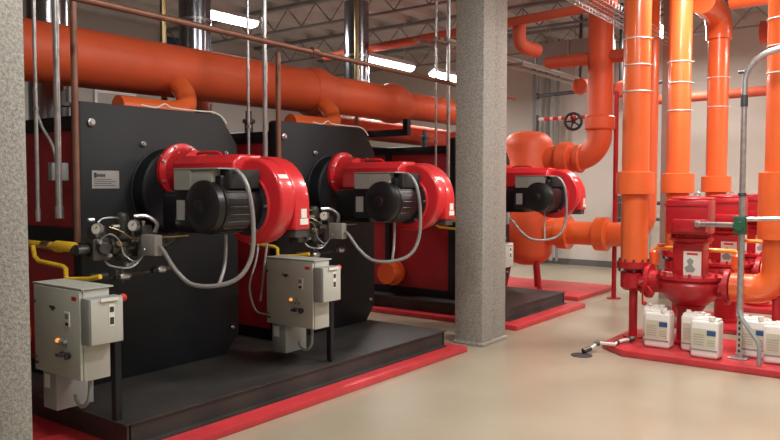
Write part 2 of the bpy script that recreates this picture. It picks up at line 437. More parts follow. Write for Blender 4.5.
# bracket and flame sensor between flange and box
g = G().box(-4.4, -3.98, 3.2, 3.5, 1.27, 1.56)
obj('gas_inlet_block', g, 'motor', t, bevel=.04, segs=3)
g = G().tube([(-4.25, 3.42, 1.79), (-4.25, 3.42, 1.825), (cx - .32, 3.42, 1.825), (cx - .26, 3.42, 1.79)], .012, 8, 4)
obj('grease_line', g, 'red', t)
t['label'] = 'nearest burner, red fan housing and black motor on the left boiler'
burner = t
copy_tree(t, (0, 1.86, 0), 'middle burner, red fan housing just left of the concrete column')
copy_tree(t, (0, 4.85, 0), 'farthest burner, red fan housing just right of the concrete column')

# flexible conduit looping from each burner to its gas train
pts = [(-3.66, 3.2, 1.66), (-3.56, 3.16, 1.69), (-3.48, 3.17, 1.6), (-3.46, 3.2, 1.4), (-3.47, 3.2, 1.17), (-3.51, 3.14, 1.03), (-3.62, 3.06, .97), (-3.78, 2.98, .97), (-3.90, 2.95, 1.05), (-4.0, 2.93, 1.17), (-4.04, 2.93, 1.20)]
fc = obj('flexible_conduit', G().tube(pts, .0145, 10, 6), 'flex', loc=pts[0]); tag(fc, 'grey flexible conduit looping below the nearest burner', 'conduit', 'conduits looping below the burners')
pts2 = [(-3.74, 3.22, 1.32), (-3.74, 3.22, 1.2), (-3.73, 3.2, 1.08), (-3.70, 3.14, .99), (-3.66, 3.08, .96)]
fd = obj('flexible_conduit', G().tube(pts2, .012, 8, 6), 'flex', loc=pts2[0]); tag(fd, 'thin grey cable loop hanging under the nearest motor', 'conduit', 'conduits looping below the burners')
copy_tree(fc, (0, 1.86, 0), 'grey flexible conduit looping below the middle burner'); copy_tree(fd, (0, 1.86, 0), 'thin grey cable loop hanging under the middle motor')
copy_tree(fc, (0, 4.85, 0), 'grey flexible conduit looping below the farthest burner'); copy_tree(fd, (0, 4.85, 0), 'thin grey cable loop hanging under the farthest motor')

# ---------------------------------------------------------------- gas valve trains
t = thing('gas_valve_train', 'x', 'gas valve train', (-4.35, 2.8, 1.0), 'gas valve trains in front of the boilers')
X = -4.33
obj('inlet_pipe', G().cyl((-5.25, 2.55, 1.205), (-4.6, 2.55, 1.2), .024).lathe((-4.63, 2.55, 1.2), (1, 0, 0), [(0, .03), (.02, .038), (.22, .038), (.24, .03)], 16), 'yellow', t)
obj('inlet_union', G().cyl((-4.78, 2.55, 1.2), (-4.68, 2.55, 1.2), .030), 'brass', t)
obj('drip_leg', G().tube([(-4.82, 2.5, 1.2), (-4.80, 2.5, 1.13), (-4.75, 2.5, 1.10), (-4.45, 2.5, 1.083), (-4.42, 2.5, 1.07), (-4.42, 2.5, 1.02), (-4.40, 2.5, 1.005), (-4.2, 2.52, 1.02), (-4.1, 2.54, 1.04)], .015, 10), 'yellow', t)
tr = obj('train_pipe', G().cyl((-4.5, 2.55, 1.19), (X, 2.55, 1.19), .032).cyl((X, 2.52, 1.19), (X, 3.12, 1.19), .032).lathe((X, 2.6, 1.19), (0, 1, 0), [(0, .05), (.03, .05)], 8).lathe((X, 2.75, 1.19), (0, 1, 0), [(0, .05), (.04, .05)], 8).lathe((X, 3.0, 1.19), (0, 1, 0), [(0, .05), (.04, .05)], 8)
         .tube([(X, 3.1, 1.19), (X, 3.2, 1.2), (X, 3.27, 1.28), (X, 3.3, 1.4)], .032, 12, 4), 'castgrey', t)
g = G().box(X - .06, X + .06, 2.6, 2.72, 1.12, 1.26).box(X - .045, X + .045, 2.62, 2.7, 1.26, 1.34).cyl((X - .1, 2.66, 1.2), (X + .1, 2.66, 1.2), .04, n=14)
g.cyl((X + .06, 2.66, 1.19), (X + .085, 2.66, 1.19), .03, n=12)
obj('shutoff_valve', g, 'castgrey', t, bevel=.006)
g = G().lathe((X, 2.85, 1.1), (0, 0, 1), [(0, .04), (.03, .06), (.045, .06), (.05, .042), (.09, .038), (.10, .046), (.12, .046), (.13, .036), (.15, .06), (.165, .06), (.17, .036), (.24, .03)], 20)
obj('regulator_body', g, 'castgrey', t)
obj('actuator', G().lathe((X, 2.85, 1.3), (0, 0, 1), [(0, .04), (.02, .048), (.07, .048), (.075, .043), (.09, .043), (.11, .036), (.12, .015)], 20), 'castgrey', t)
g = G().box(X - .05, X + .05, 2.93, 3.05, 1.12, 1.26).box(X - .02, X + .07, 2.95, 3.03, 1.26, 1.33)
obj('control_valve', g, 'castgrey', t, bevel=.006)
for (yy, zz, r) in ((2.60, 1.325, .036), (2.86, 1.335, .038)):
    gx_ = X + .11; a_ = Vector((.35, -1, .0)).normalized(); c_ = Vector((gx_, yy, zz))
    pg = obj('pressure_gauge', G().tube([(X + .02, yy + .05, 1.22), (X + .05, yy + .03, 1.30), (gx_, yy + .01, zz)], .008, 8).lathe(c_ - a_ * .015, a_, [(0, r), (.028, r), (.03, r * .9)], 22), 'steel', t)
    obj('gauge_dial', G().lathe(c_ + a_ * .014, a_, [(0, r * .85), (.003, r * .85)], 22), 'label', pg)
    obj('gauge_needle', G().cyl(c_ + a_ * .018, c_ + a_ * .018 + Vector((.012, .004, .018)), .0025, n=6), 'ink', pg)
# small bolts, unions and tubing on the valve bodies
for k, (dx, yy, zz, r, ax, L_, mm) in enumerate(((.065, 2.63, 1.24, .014, (1, 0, 0), .03, 'steel'), (.065, 2.70, 1.15, .012, (1, 0, 0), .03, 'steel'), (.05, 2.78, 1.22, .016, (1, -.3, 0), .05, 'brass'), (.06, 2.9, 1.24, .016, (1, 0, 0), .03, 'steel'),
        (.055, 2.97, 1.3, .013, (0, 0, 1), .06, 'steel'), (.0, 2.77, 1.22, .02, (0, 0, 1), .12, 'castgrey'), (.07, 2.82, 1.08, .015, (0, 1, 0), .06, 'steel'), (.1, 2.72, 1.045, .018, (0, 1, 0), .05, 'castgrey'))):
    obj('fitting', G().lathe((X + dx, yy, zz), ax, [(0, r), (L_ * .3, r), (L_ * .35, r * .6), (L_ * .7, r * .6), (L_ * .75, r), (L_, r)], 8), mm, t)
obj('impulse_tube', G().tube([(X + .07, 2.64, 1.25), (X + .12, 2.68, 1.29), (X + .10, 2.76, 1.24), (X + .09, 2.80, 1.15), (X + .12, 2.86, 1.10), (X + .10, 2.95, 1.14)], .005, 6, 4), 'steel', t)
obj('impulse_tube', G().tube([(X + .05, 2.72, 1.33), (X + .09, 2.78, 1.30), (X + .12, 2.84, 1.25), (X + .12, 2.90, 1.24)], .005, 6, 4), 'brass', t)
obj('switch_box', G().box(-4.205, -4.055, 2.90, 2.96, 1.14, 1.275), 'boxgrey', t, bevel=.006)
g = G().tube([(X + .02, 2.66, 1.36), (X + .02, 2.7, 1.385), (X + .02, 2.8, 1.385), (X, 2.84, 1.36)], .006, 6, 4)
g.tube([(X + .01, 2.93, 1.39), (X + .05, 3.0, 1.39), (X + .12, 3.03, 1.34), (X + .16, 2.98, 1.28)], .014, 8, 4)
g.tube([(X, 2.7, 1.15), (X + .05, 2.72, 1.08), (X + .08, 2.85, 1.06), (X + .1, 2.92, 1.12), (X + .17, 2.9, 1.18)], .008, 8, 4)
g.cyl((X + .04, 2.62, 1.38), (X + .04, 2.58, 1.38), .014, n=10).cyl((X + .05, 2.79, 1.33), (X + .05, 2.74, 1.33), .016, n=10)
obj('sensing_line', g, 'steel', t)
g = G().cyl((X + .02, 2.6, 1.02), (X + .02, 2.72, 1.02), .016, n=10).cyl((X, 2.78, 1.0), (X, 2.9, 1.0), .024, n=12).cyl((X, 2.84, .95), (X, 2.84, 1.06), .014, n=8)
g.cyl((X + .1, 3.0, 1.03), (X + .1, 3.14, 1.03), .022, n=12).cyl((X, 2.55, .99), (X, 3.1, 1.01), .010, n=8)
obj('pilot_line', g, 'castgrey', t)
obj('pilot_valve', G().lathe((X + .03, 2.8, 1.0), (0, 1, 0), [(0, .018), (.02, .028), (.06, .028), (.08, .018)], 12), 'steel', t)
obj('pilot_valve', G().lathe((X + .12, 3.03, 1.03), (0, 1, 0), [(0, .016), (.02, .026), (.05, .026)], 12), 'steel', t)
obj('brass_fitting', G().cyl((X + .1, 3.05, 1.25), (X + .1, 3.3, 1.25), .012, n=8), 'brass', t)
t['label'] = 'valve train with gauges and yellow gas pipe at the nearest boiler'
copy_tree(t, (0, 1.86, 0), 'valve train of the middle boiler, partly behind the nearest burner')
copy_tree(t, (0, 4.85, 0), 'valve train of the farthest boiler beyond the column')

# ---------------------------------------------------------------- control cabinets
def cabinet():
    t = thing('control_cabinet', 'x', 'control cabinet', (-3.93, 2.5, .2), 'pale grey boiler control cabinets')
    x0, x1, ya, yb, za, zb = -4.36, -3.85, 2.26, 2.44, .485, 1.01
    obj('body', G().box(x0, x1, ya + .015, yb, za, zb), 'cabinet', t, bevel=.005)
    obj('top_flange', G().box(x0 - .01, x1 + .01, ya, yb + .02, zb, zb + .008), 'cabinet', t)
    d = obj('door', G().box(x0 + .006, x1 - .006, ya - .004, ya + .015, za + .006, zb - .006), 'cabinet', t, bevel=.005)
    # nameplate, mark, lamps, switch, stickers on the door
    yf = ya - .004
    obj('door_logo', G().prism([(-4.175, .895), (-4.12, .895), (-4.105, .88), (-4.125, .88), (-4.13, .868), (-4.15, .868), (-4.155, .88), (-4.175, .882)], 'y', yf - .002, yf), 'ink', d)
    obj('door_sticker', G().box(-3.935, -3.885, yf - .001, yf, .945, .968), 'redink', d)
    dp = obj('display_unit', G().box(-4.005, -3.955, yf - .006, yf, .79, .875), 'label', d)
    obj('display_screen', G().box(-3.998, -3.962, yf - .008, yf - .006, .835, .865), 'lcd', d)
    obj('display_key', G().box(-3.995, -3.965, yf - .008, yf - .006, .795, .815), 'ink', d)
    for k, (xx, mm) in enumerate(((-4.08, 'amber'), (-4.04, 'boxgrey'), (-4.0, 'disc'))):
        obj('indicator_lamp', G().lathe((xx, yf, .70), (0, -1, 0), [(0, .013), (.012, .013), (.014, .009), (.02, .008)], 14), mm, d)
        obj('lamp_label', G().box(xx - .012, xx + .012, yf - .001, yf, .672, .68), 'brass', d)
    for xx, mm in ((-4.04, 'dark_steel'), (-4.01, 'chrome')):
        obj('selector_switch', G().lathe((xx, yf, .625), (0, -1, 0), [(0, .016), (.015, .016), (.018, .012), (.04, .012)], 14), mm, d)
    obj('rotary_handle', G().lathe((-3.965, yf, .625), (0, -1, 0), [(0, .018), (.01, .018)], 16).box(-3.972, -3.958, yf - .03, yf - .01, .605, .645), 'ink', d)
    obj('door_latch', G().box(x0 + .02, x0 + .05, yf - .006, yf, .53, .545).box(x0 + .02, x0 + .03, yf - .003, yf, .56, .58).box(x0 + .015, x0 + .03, yf - .008, yf, .9, .915), 'dark_steel', d)
    # disconnect on the side
    q = obj('disconnect_box', G().box(x1, x1 + .085, ya - .02 + .02, yb + .03, .70, .965), 'disc', t, bevel=.005)
    obj('disconnect_cover', G().box(x1 + .085, x1 + .095, ya + .005, yb + .025, .705, .96), 'cabinet', q, bevel=.003)
    xs = x1 + .095
    obj('cover_label', G().box(xs, xs + .002, ya + .115, ya + .15, .80, .925), 'label', q)
    for za_, zb_ in ((.88, .91), (.81, .85)): obj('cover_window', G().box(xs + .002, xs + .004, ya + .12, ya + .145, za_, zb_), 'ink', q)
    obj('cover_ridge', G().box(xs, xs + .012, ya + .06, ya + .17, .945, .962), 'label', q)
    obj('lever', G().box(x1 + .03, x1 + .05, yb + .03, yb + .05, .78, .93), 'steel', q)
    obj('lever_knob', G().ball((x1 + .05, yb + .055, .945), .024), 'redink', q)
    # transformer box below, leg, loop
    lb = obj('junction_box', G().box(x0 + .03, x0 + .18, ya + .03, ya + .27, .255, za), 'disc', t, bevel=.004)
    obj('box_sticker', G().box(x0 + .05, x0 + .11, ya + .028, ya + .03, .38, .465), 'label', lb)
    for (a, b) in ((x1 - .045, x1 - .01),):
        obj('leg', G().box(a - .03, b - .02, 2.49, 2.53, .2, za + .3), 'black', t); obj('leg_bracket', G().box(a - .03, b - .02, yb - .01, 2.49, za + .2, za + .25), 'black', t)
    obj('drain_conduit', G().tube([(-4.0, 2.4, .49), (-3.985, 2.39, .42), (-3.99, 2.38, .33), (-4.04, 2.37, .29), (-4.09, 2.37, .31), (-4.11, 2.37, .35)], .012, 10, 5), 'disc', t)
    return t
t = cabinet(); t['label'] = 'pale grey control cabinet at left, nearest the camera, red lever knob'
copy_tree(t, (.055, 1.86, 0.01), 'pale grey control cabinet in front of the middle boiler')
copy_tree(t, (.0, 4.85, 0), 'control cabinet of the farthest boiler behind the column')

# thin grey wires dropping beside the middle cabinet
o = obj('cable', G().tube([(-4.55, 4.28, 1.25), (-4.5, 4.2, 1.0), (-4.48, 4.1, .78), (-4.42, 4.1, .6), (-4.36, 4.13, .56), (-4.33, 4.15, .56)], .009, 8, 5), 'flex', loc=(-4.55, 4.28, 1.25)); tag(o, 'thin grey cable drooping to the left side of the middle cabinet', 'cable')
o = obj('cable', G().tube([(-4.45, 4.3, 1.25), (-4.42, 4.22, 1.0), (-4.40, 4.16, .75), (-4.40, 4.14, .66)], .01, 8, 5), 'flex', loc=(-4.45, 4.3, 1.25)); tag(o, 'straight grey cable hanging just left of the middle cabinet', 'cable')

# ---------------------------------------------------------------- vertical conduits and vent pipes in front of the boilers
def vpipe(name, x, y, z0, z1, r, m, label, cat, fit=True):
    g = G().cyl((x, y, z0), (x, y, z1), r, n=14)
    if fit: g.lathe((x, y, z0 - .06), (0, 0, 1), [(0, r * 1.3), (.08, r * 1.3)], 14)
    g.box(x - .02, x + .02, y - .01, y + .01, 2.09, 2.11)
    o = obj(name, g, m, loc=(x, y, z0)); tag(o, label, cat, 'vertical pipes dropping in front of the boilers'); return o
conds = [vpipe('conduit_pipe', -4.78, 2.52, 1.42, 4.5, .013, 'steel', 'thin silver conduit, leftmost of those beside the nearest boiler', 'conduit'),
         vpipe('conduit_pipe', -4.66, 2.6, 1.44, 4.5, .021, 'steel', 'thicker silver conduit between the thin one and the brown pipe at left', 'conduit'),
         vpipe('vent_pipe', -4.55, 2.66, 1.22, 4.5, .022, 'copper', 'brown copper vent pipe down the left edge of the nearest boiler', 'pipe', False)]
labs = ['thin silver conduit in front of the gap between the near boilers', 'thicker silver conduit at the left edge of the middle boiler', 'brown vent pipe down the left edge of the middle boiler']
for c, l in zip(conds[:2], labs): copy_tree(c, (.0, 1.86, 0), l)
o = vpipe('vent_pipe', -4.5, 4.46, 1.3, 2.71, .022, 'copper', labs[2], 'pipe', False)
for c, l in zip(conds[:2], ['thin silver conduit well left of the concrete column', 'thicker silver conduit touching the left edge of the concrete column in view']): copy_tree(c, (.03, 4.75, 0), l)
# grey wire beside the nearest vent pipe
o = obj('cable', G().tube([(-4.95, 2.6, 2.25), (-4.93, 2.6, 2.12), (-4.9, 2.62, 2.0), (-4.83, 2.66, 1.85), (-4.8, 2.68, 1.62)], .011, 8, 5), 'flex', loc=(-4.95, 2.6, 2.25)); tag(o, 'bent grey cable running down the red side of the nearest boiler', 'cable')
o = obj('switch_box', G().box(-4.83, -4.78, 2.62, 2.74, 1.63, 1.75), 'disc', loc=(-4.8, 2.68, 1.63), bevel=.004); tag(o, 'small grey electrical box on the red side of the nearest boiler', 'electrical box')

# long brown copper pipe overhead along the row
g = G().cyl((-4.2, 1.0, 2.74), (-4.2, 8.2, 2.66), .022, n=14)
g.lathe((-4.2, 4.55, 2.71), (0, 1, 0), [(0, .03), (.07, .03)], 14)
o = obj('copper_pipe', g, 'copper', loc=(-4.2, 1, 2.7)); tag(o, 'long brown copper pipe running overhead along the boiler row', 'pipe')
# brass coloured hangers
for i, (y, lab) in enumerate(((4.35, 'brass coloured hanger rod left of the first flue stack'), (7.22, 'brass coloured hanger rod just left of the third flue stack'))):
    o = obj('hanger_rod', G().cyl((-5.9, y, 2.3), (-5.9, y, 4.52), .03, n=10), 'brass', loc=(-5.9, y, 2.3)); tag(o, lab, 'hanger')

# ---------------------------------------------------------------- overhead orange header
HX = -5.5
t = thing('header_pipe', 'large orange header pipe running overhead along all the boilers', 'pipe', (HX, 6, 2.6))
obj('pipe_run', G().cyl((HX, -1, 2.6), (HX, 5.85, 2.61), .232, n=40), 'orange_header', t)
obj('reducer', G().lathe((HX, 5.85, 2.61), (0, 1, 0), [(0, .235), (.05, .262), (.18, .262), (.34, .222), (.4, .205)], 36), 'orange_header', t)
g = G(); prof = []
yy = 0.
while yy < 1.05: prof += [(yy, .205), (yy + .05, .21), (yy + .055, .205)]; yy += .06
g.lathe((HX, 6.2, 2.61), (0, 1, 0), prof, 36); obj('wrapped_run', g, 'orange_header', t)
obj('reducer', G().lathe((HX, 7.25, 2.61), (0, 1, 0), [(0, .205), (.1, .245), (.22, .245), (.4, .19), (.45, .17)], 36), 'orange_header', t)
obj('pipe_run', G().cyl((HX, 7.65, 2.61), (HX, 9.3, 2.61), .17, n=32), 'orange_header', t)
t = obj('return_header', G().tube([(-6.1, 6.75, 2.75), (-6.1, 6.8, 2.5), (-6.1, 7.0, 2.37), (-6.1, 7.3, 2.34), (-6.1, 9.6, 2.3)], .14, 20, 4), 'orange_dull', loc=(-6.1, 6.75, 2.4)); tag(t, 'dull orange return pipe behind and below the big header, left of the column', 'pipe')
# black pipe stands
for i, (y, lab) in enumerate(((5.96, 'black steel pipe support between the middle boiler and the header'), (7.33, 'black steel pipe support left of the column under the header'))):
    g = G().box(-5.95, -5.88, y, y + .07, .2 if i == 0 else 0, 2.2).box(-5.95, -5.2, y, y + .07, 2.2, 2.28)
    g.box(-5.27, -5.2, y, y + .07, 2.28, 2.4)
    o = obj('pipe_support', g, 'black', loc=(-5.9, y, 0)); tag(o, lab, 'pipe support')
# pipe support beam across farther boilers with pale panel
o = obj('support_beam', G().box(-6.1, -6.0, 6.6, 11.5, 2.0, 2.1), 'black', loc=(-6, 9, 2)); tag(o, 'black horizontal support beam above the farthest boiler', 'beam')

# ---------------------------------------------------------------- flue stacks
for i, (y, lab) in enumerate(((3.55, 'silver flue stack at far left behind the header'), (5.2, 'silver flue stack above the middle boiler, beside the left ceiling light'), (7.95, 'silver flue stack above the farthest boiler, beside the right ceiling light'))):
    t = thing('flue_stack', lab, 'flue stack', (-6.5, y, 2.08), 'silver flue stacks')
    obj('stack_pipe', G().cyl((-6.5, y, 2.081), (-6.5, y, ZC), .17, n=36), 'chrome', t)
    g = G()
    for z in (3.0, 3.35, 4.1): g.lathe((-6.5, y, z), (0, 0, 1), [(0, .178), (.03, .178)], 36)
    obj('stack_band', g, 'steel', t)

# ---------------------------------------------------------------- ceiling lights
def light_fixture(x, y, z, L, label, power=60, along='y', top=ZC):
    t = thing('ceiling_light', label, 'ceiling light', (x, y, z), 'hanging fluorescent lights')
    h = L / 2
    if along == 'y':
        obj('housing', G().prism([(x - .13, z + .02), (x - .05, z + .1), (x + .05, z + .1), (x + .13, z + .02), (x + .11, z + .015), (x, z + .08), (x - .11, z + .015)], 'y', y - h, y + h), 'lampbody', t)
        obj('diffuser', G().prism([(x - .12, z + .015), (x - .10, z - .03), (x - .05, z - .055), (x + .05, z - .055), (x + .10, z - .03), (x + .12, z + .015)], 'y', y - h + .02, y + h - .02), 'tube', t)
        g = G()
        for s in (-1, 1): g.cyl((x, y + s * h * .8, z + .1), (x, y + s * h * .8, top), .004, n=6)
        obj('hanger', g, 'steel', t)
    l = bpy.data.lights.new('lamp', 'AREA'); l.shape = 'RECTANGLE'; l.size = .22; l.size_y = L; l.energy = power; l.color = (1, .96, .90)
    lo = bpy.data.objects.new('lamp_glow', l); C.objects.link(lo); lo.parent = t; lo.location = (0, 0, -.065)
    return t
light_fixture(-7.95, 6.93, 3.9, .95, 'lit fluorescent light behind the header, leftmost of the lights in view', 60)
light_fixture(-6.65, 8.75, 3.4, 1.35, 'lit fluorescent light right of the third flue stack', 60)
light_fixture(-7.0, 11.3, 3.5, 1.3, 'lit fluorescent light farthest back, just left of the column top', 40)
light_fixture(-2.4, 1.9, 4.1, 1.3, 'lit fluorescent light overhead out of frame near the camera', 40)
light_fixture(-1.75, 8.05, 4.15, 1.3, 'lit fluorescent light overhead between the large orange risers', 100)
light_fixture(-1.0, 4.9, 4.1, 1.3, 'lit fluorescent light overhead at right in front of the pumps', 90)
light_fixture(-3.5, 11.9, 3.95, 1.3, 'lit fluorescent light near the back wall behind the orange pipes', 60)
light_fixture(.7, 10.9, 3.8, 1.3, 'lit fluorescent light near the back right corner', 140)
light_fixture(1.8, 2., 4.1, 1.3, 'lit fluorescent light overhead behind the camera at right', 50)

# ---------------------------------------------------------------- orange separator tank at the back
TX, TY = -4.88, 9.95
t = thing('separator_tank', 'orange vertical separator tank on legs behind the farthest burner', 'tank', (TX, TY, .06))
obj('shell', G().lathe((TX, TY, .42), (0, 0, 1), [(0, .02), (.01, .12), (.05, .24), (.12, .33), (.2, .36), (1.76, .36), (1.84, .34), (1.91, .28), (1.955, .18), (1.97, .02)], 40), 'orange_header', t)
for k in range(3):
    a = math.radians(-30 + 120 * k)
    obj('leg', G().tube([(TX + .24 * math.cos(a), TY + .24 * math.sin(a), .55), (TX + .33 * math.cos(a), TY + .33 * math.sin(a), .06)], .035, 8), 'red_pump', t)
def nozz(z, r):
    g = G().cyl((TX + .3, TY, z), (TX + .55, TY, z), r, n=28).lathe((TX + .5, TY, z), (1, 0, 0), [(0, r * 1.25), (.16, r * 1.25)], 28)
    return g
obj('upper_nozzle', nozz(1.97, .19), 'orange_header', t)
obj('lower_nozzle', nozz(.92, .19), 'orange', t)
# pipe E: from the upper nozzle right, elbow up
EX = -3.8
t = thing('riser_pipe', 'orange pipe bending up from the top of the separator tank, beside the handwheel', 'pipe', (EX, TY, 1.6), 'vertical orange pipes')
pth = [(TX + .56, TY, 1.97), (EX - .34, TY, 1.97)] + arc((EX - .34, TY, 2.31), (0, 0, -1), (1, 0, 0), .34, 8, 90, 8) + [(EX, TY, 4.35)]
obj('pipe_bend', G().tube(pth, .17, 28), 'orange_header', t)
g = G().lathe((EX, TY, 2.36), (0, 0, 1), [(0, .19), (.02, .205), (.17, .205), (.19, .18)], 28)
obj('pipe_sleeve', g, 'orange_header', t)
obj('flange_joint', G().lathe((TX + .74, TY, 1.97), (1, 0, 0), [(0, .19), (.03, .2), (.08, .2), (.1, .18)], 28), 'orange_header', t)
# pipe F: lower nozzle to riser behind A
FXX = -3.18
t = thing('riser_pipe', 'orange pipe from the tank bottom rising behind the first large vertical pipe', 'pipe', (FXX, TY, .8), 'vertical orange pipes')
pth = [(TX + .56, TY, .92), (FXX - .3, TY, .92)] + arc((FXX - .3, TY, 1.22), (0, 0, -1), (1, 0, 0), .3, 8, 90, 8) + [(FXX, TY, 4.35)]
obj('pipe_bend', G().tube(pth, .165, 28), 'orange', t)
obj('flange_joint', G().lathe((TX + 1.04, TY, .92), (1, 0, 0), [(0, .2), (.02, .235), (.17, .235), (.2, .2)], 28), 'orange', t)
o = obj('support_post', G().cyl((-3.66, 10.2, .01), (-3.66, 10.2, 2.9), .033, n=12).lathe((-3.66, 10.2, 0), (0, 0, 1), [(0, .1), (.012, .1)], 16).cyl((-3.66, 10.2, .8), (-3.66, 10.1, .8), .03), 'red_pump', loc=(-3.66, 10.2, 0)); tag(o, 'thin red floor post supporting the lower tank pipe', 'support post')

# ---------------------------------------------------------------- the pump row
def bands(t, x, y, r, zs):
    for z in zs: obj('tie_band', G().torus((x, y, z), (0, 0, 1), r + .003, .007, 28, 6).box(x + r, x + r + .03, y - .004, y + .004, z - .004, z + .004), 'band', t)

def left_riser(x, y, r, zbot, ztop, sl, zs, label):
    t = thing('riser_pipe', label, 'pipe', (x, y, .06), 'vertical orange pipes')
    obj('pipe_run', G().cyl((x, y, zbot), (x, y, ztop), r, n=36), 'orange', t)
    obj('pipe_sleeve', G().lathe((x, y, sl[0]), (0, 0, 1), [(0, r * 1.05), (.01, r * 1.42), (sl[1] - sl[0] - .01, r * 1.42), (sl[1] - sl[0], r * 1.02)], 36), 'orange', t)
    bands(t, x, y, r, zs)
    g = G().lathe((x, y, zbot - .28), (0, 0, 1), [(0, .1), (.03, .13), (.18, .13), (.19, .1), (.22, .1), (.225, .165), (.255, .165), (.26, .165), (.29, .165)], 28)
    v = obj('base_elbow', g, 'red_pump', t)
    for k in range(10):
        a = 2 * PI * k / 10; g = G().cyl((x + .145 * math.cos(a), y + .145 * math.sin(a), zbot - .09), (x + .145 * math.cos(a), y + .145 * math.sin(a), zbot + .035), .012, n=6); obj('flange_bolt', g, 'dark_steel', v)
    obj('support_leg', G().cyl((x, y, .072), (x, y, zbot - .26), .042, n=16).lathe((x, y, .06), (0, 0, 1), [(0, .1), (.012, .1)], 20), 'red_pump', t)
    return t
PX = -2.47
left_riser(PX, 7.45, .131, 0.82, 4.4, (1.50, 1.735), (2.53, 2.79, 3.05), 'large vertical orange pipe, nearest, with a red base and leg on the front pad')
left_riser(-2.47, 8.95, .131, 0.82, 4.4, (1.50, 1.74), (2.46, 2.78, 3.02), 'vertical orange pipe above and behind the first pump motor')
# C with elbow at the top
t = left_riser(-2.38, 10.4, .131, .82, 3.55, (1.50, 1.72), (2.62, 3.0), 'third vertical orange pipe, bending to the left at the top')
g = G().tube([(-2.38, 10.4, 3.5)] + arc((-2.38 , 10.12, 3.55), (0, 1, 0), (0, 0, 1), .28, 0, 90, 8) + [(-2.38, 9.5, 3.83)], .16, 24)
obj('top_elbow', g, 'orange', t)

def pump(x, y, label, tagpos):
    t = thing('inline_pump', label, 'pump', (x, y, .06), 'red vertical inline pumps')
    v = obj('volute', G().lathe((x, y, .42), (0, 0, 1), [(0, .1), (.03, .16), (.09, .23), (.15, .28), (.23, .30), (.27, .28), (.28, .31), (.31, .31), (.32, .2)], 36)
            .cyl((x - .40, y, .64), (x + .36, y, .64), .11, n=24), 'red_pump', t)
    for k in range(14):
        a = 2 * PI * k / 14; g = G().cyl((x + .29 * math.cos(a), y + .29 * math.sin(a), .69), (x + .29 * math.cos(a), y + .29 * math.sin(a), .765), .014, n=6); obj('casing_bolt', g, 'red_pump', v)
    obj('suction_flange', G().lathe((x - .41, y, .64), (1, 0, 0), [(0, .17), (.04, .17)], 28), 'red_pump', v)
    obj('discharge_flange', G().lathe((x + .32, y, .64), (1, 0, 0), [(0, .17), (.04, .17)], 28), 'red_pump', v)
    obj('pedestal', G().lathe((x, y, .06), (0, 0, 1), [(0, .17), (.03, .17), (.04, .12), (.33, .12), (.38, .15)], 28), 'red_pump', t)
    nk = obj('coupling_guard', G().box(x - .14, x + .14, y - .14, y + .14, .72, 1.07), 'red_pump', t, bevel=.035, segs=3)
    yy = y - .142
    lb = obj('warning_label', G().box(x - .03, x + .13, yy - .003, yy + .01, .735, .97), 'label', nk)
    obj('label_print', G().box(x, x + .10, yy - .0045, yy - .003, .935, .955), 'redink', nk)
    obj('label_drawing', G().prism([(x + .0, .77), (x + .06, .77), (x + .08, .80), (x + .05, .84), (x + .065, .88), (x + .03, .91), (x, .88), (x + .015, .84), (x - .02, .81)], 'y', yy - .0045, yy - .003), 'disc', nk)
    m = obj('motor', G().lathe((x, y, 1.05), (0, 0, 1), [(0, .17), (.02, .2), (.04, .2), (.05, .175), (.33, .175), (.39, .185), (.42, .19), (.43, .18), (.44, .1), (.445, .02)], 36), 'red_pump', t)
    g = G()
    for k in range(28):
        a = 2 * PI * k / 28; c, s = math.cos(a), math.sin(a)
        g.cyl((x + .18 * c, y + .18 * s, 1.1), (x + .18 * c, y + .18 * s, 1.38), .007, n=5)
    obj('motor_fins', g, 'red_pump', m)
    obj('motor_hood', G().box(x - .19, x + .19, y - .195, y + .12, 1.13, 1.46), 'red_pump', m, bevel=.02)
    obj('hood_louvre', G().box(x - .2, x + .2, y - .205, y - .19, 1.40, 1.42), 'red_pump', m)
    tb = obj('terminal_box', G().box(x - .10, x + .2, y - .30, y - .19, 1.16, 1.28), 'red_pump', m, bevel=.012)
    obj('lifting_lug', G().torus((x + .05, y, 1.5), (0, 1, 0), .025, .008, 14, 6), 'steel', m)
    # bypass piping
    g = G().tube([(x - .40, y + .17, .72), (x - .40, y + .17, .95), (x - .38, y + .17, .965), (x + .36, y + .17, .965), (x + .38, y + .17, .95), (x + .38, y + .17, .72)], .022, 10)
    obj('bypass_pipe', g, 'gold', t)
    obj('bypass_valve', G().lathe((x - .40, y + .17, .78), (0, 0, 1), [(0, .03), (.02, .05), (.14, .05), (.16, .03)], 14), 'orange', t)
    obj('bypass_valve', G().lathe((x + .38, y + .17, .78), (0, 0, 1), [(0, .03), (.02, .05), (.14, .05), (.16, .03)], 14), 'orange', t)
    obj('valve_wheel', G().lathe((x - .33, y + .17, .96), (0, 0, 1), [(0, .02), (.03, .02), (.035, .045), (.045, .045)], 12), 'orange', t)
    return t
pump(-1.92, 7.45, 'nearest red pump, its motor left of the green junction box', None)
pump(-1.92, 8.95, 'second red pump, seen just behind the green junction box', None)
pump(-1.83, 10.4, 'third red pump, farthest back, mostly hidden by the right orange pipe', None)

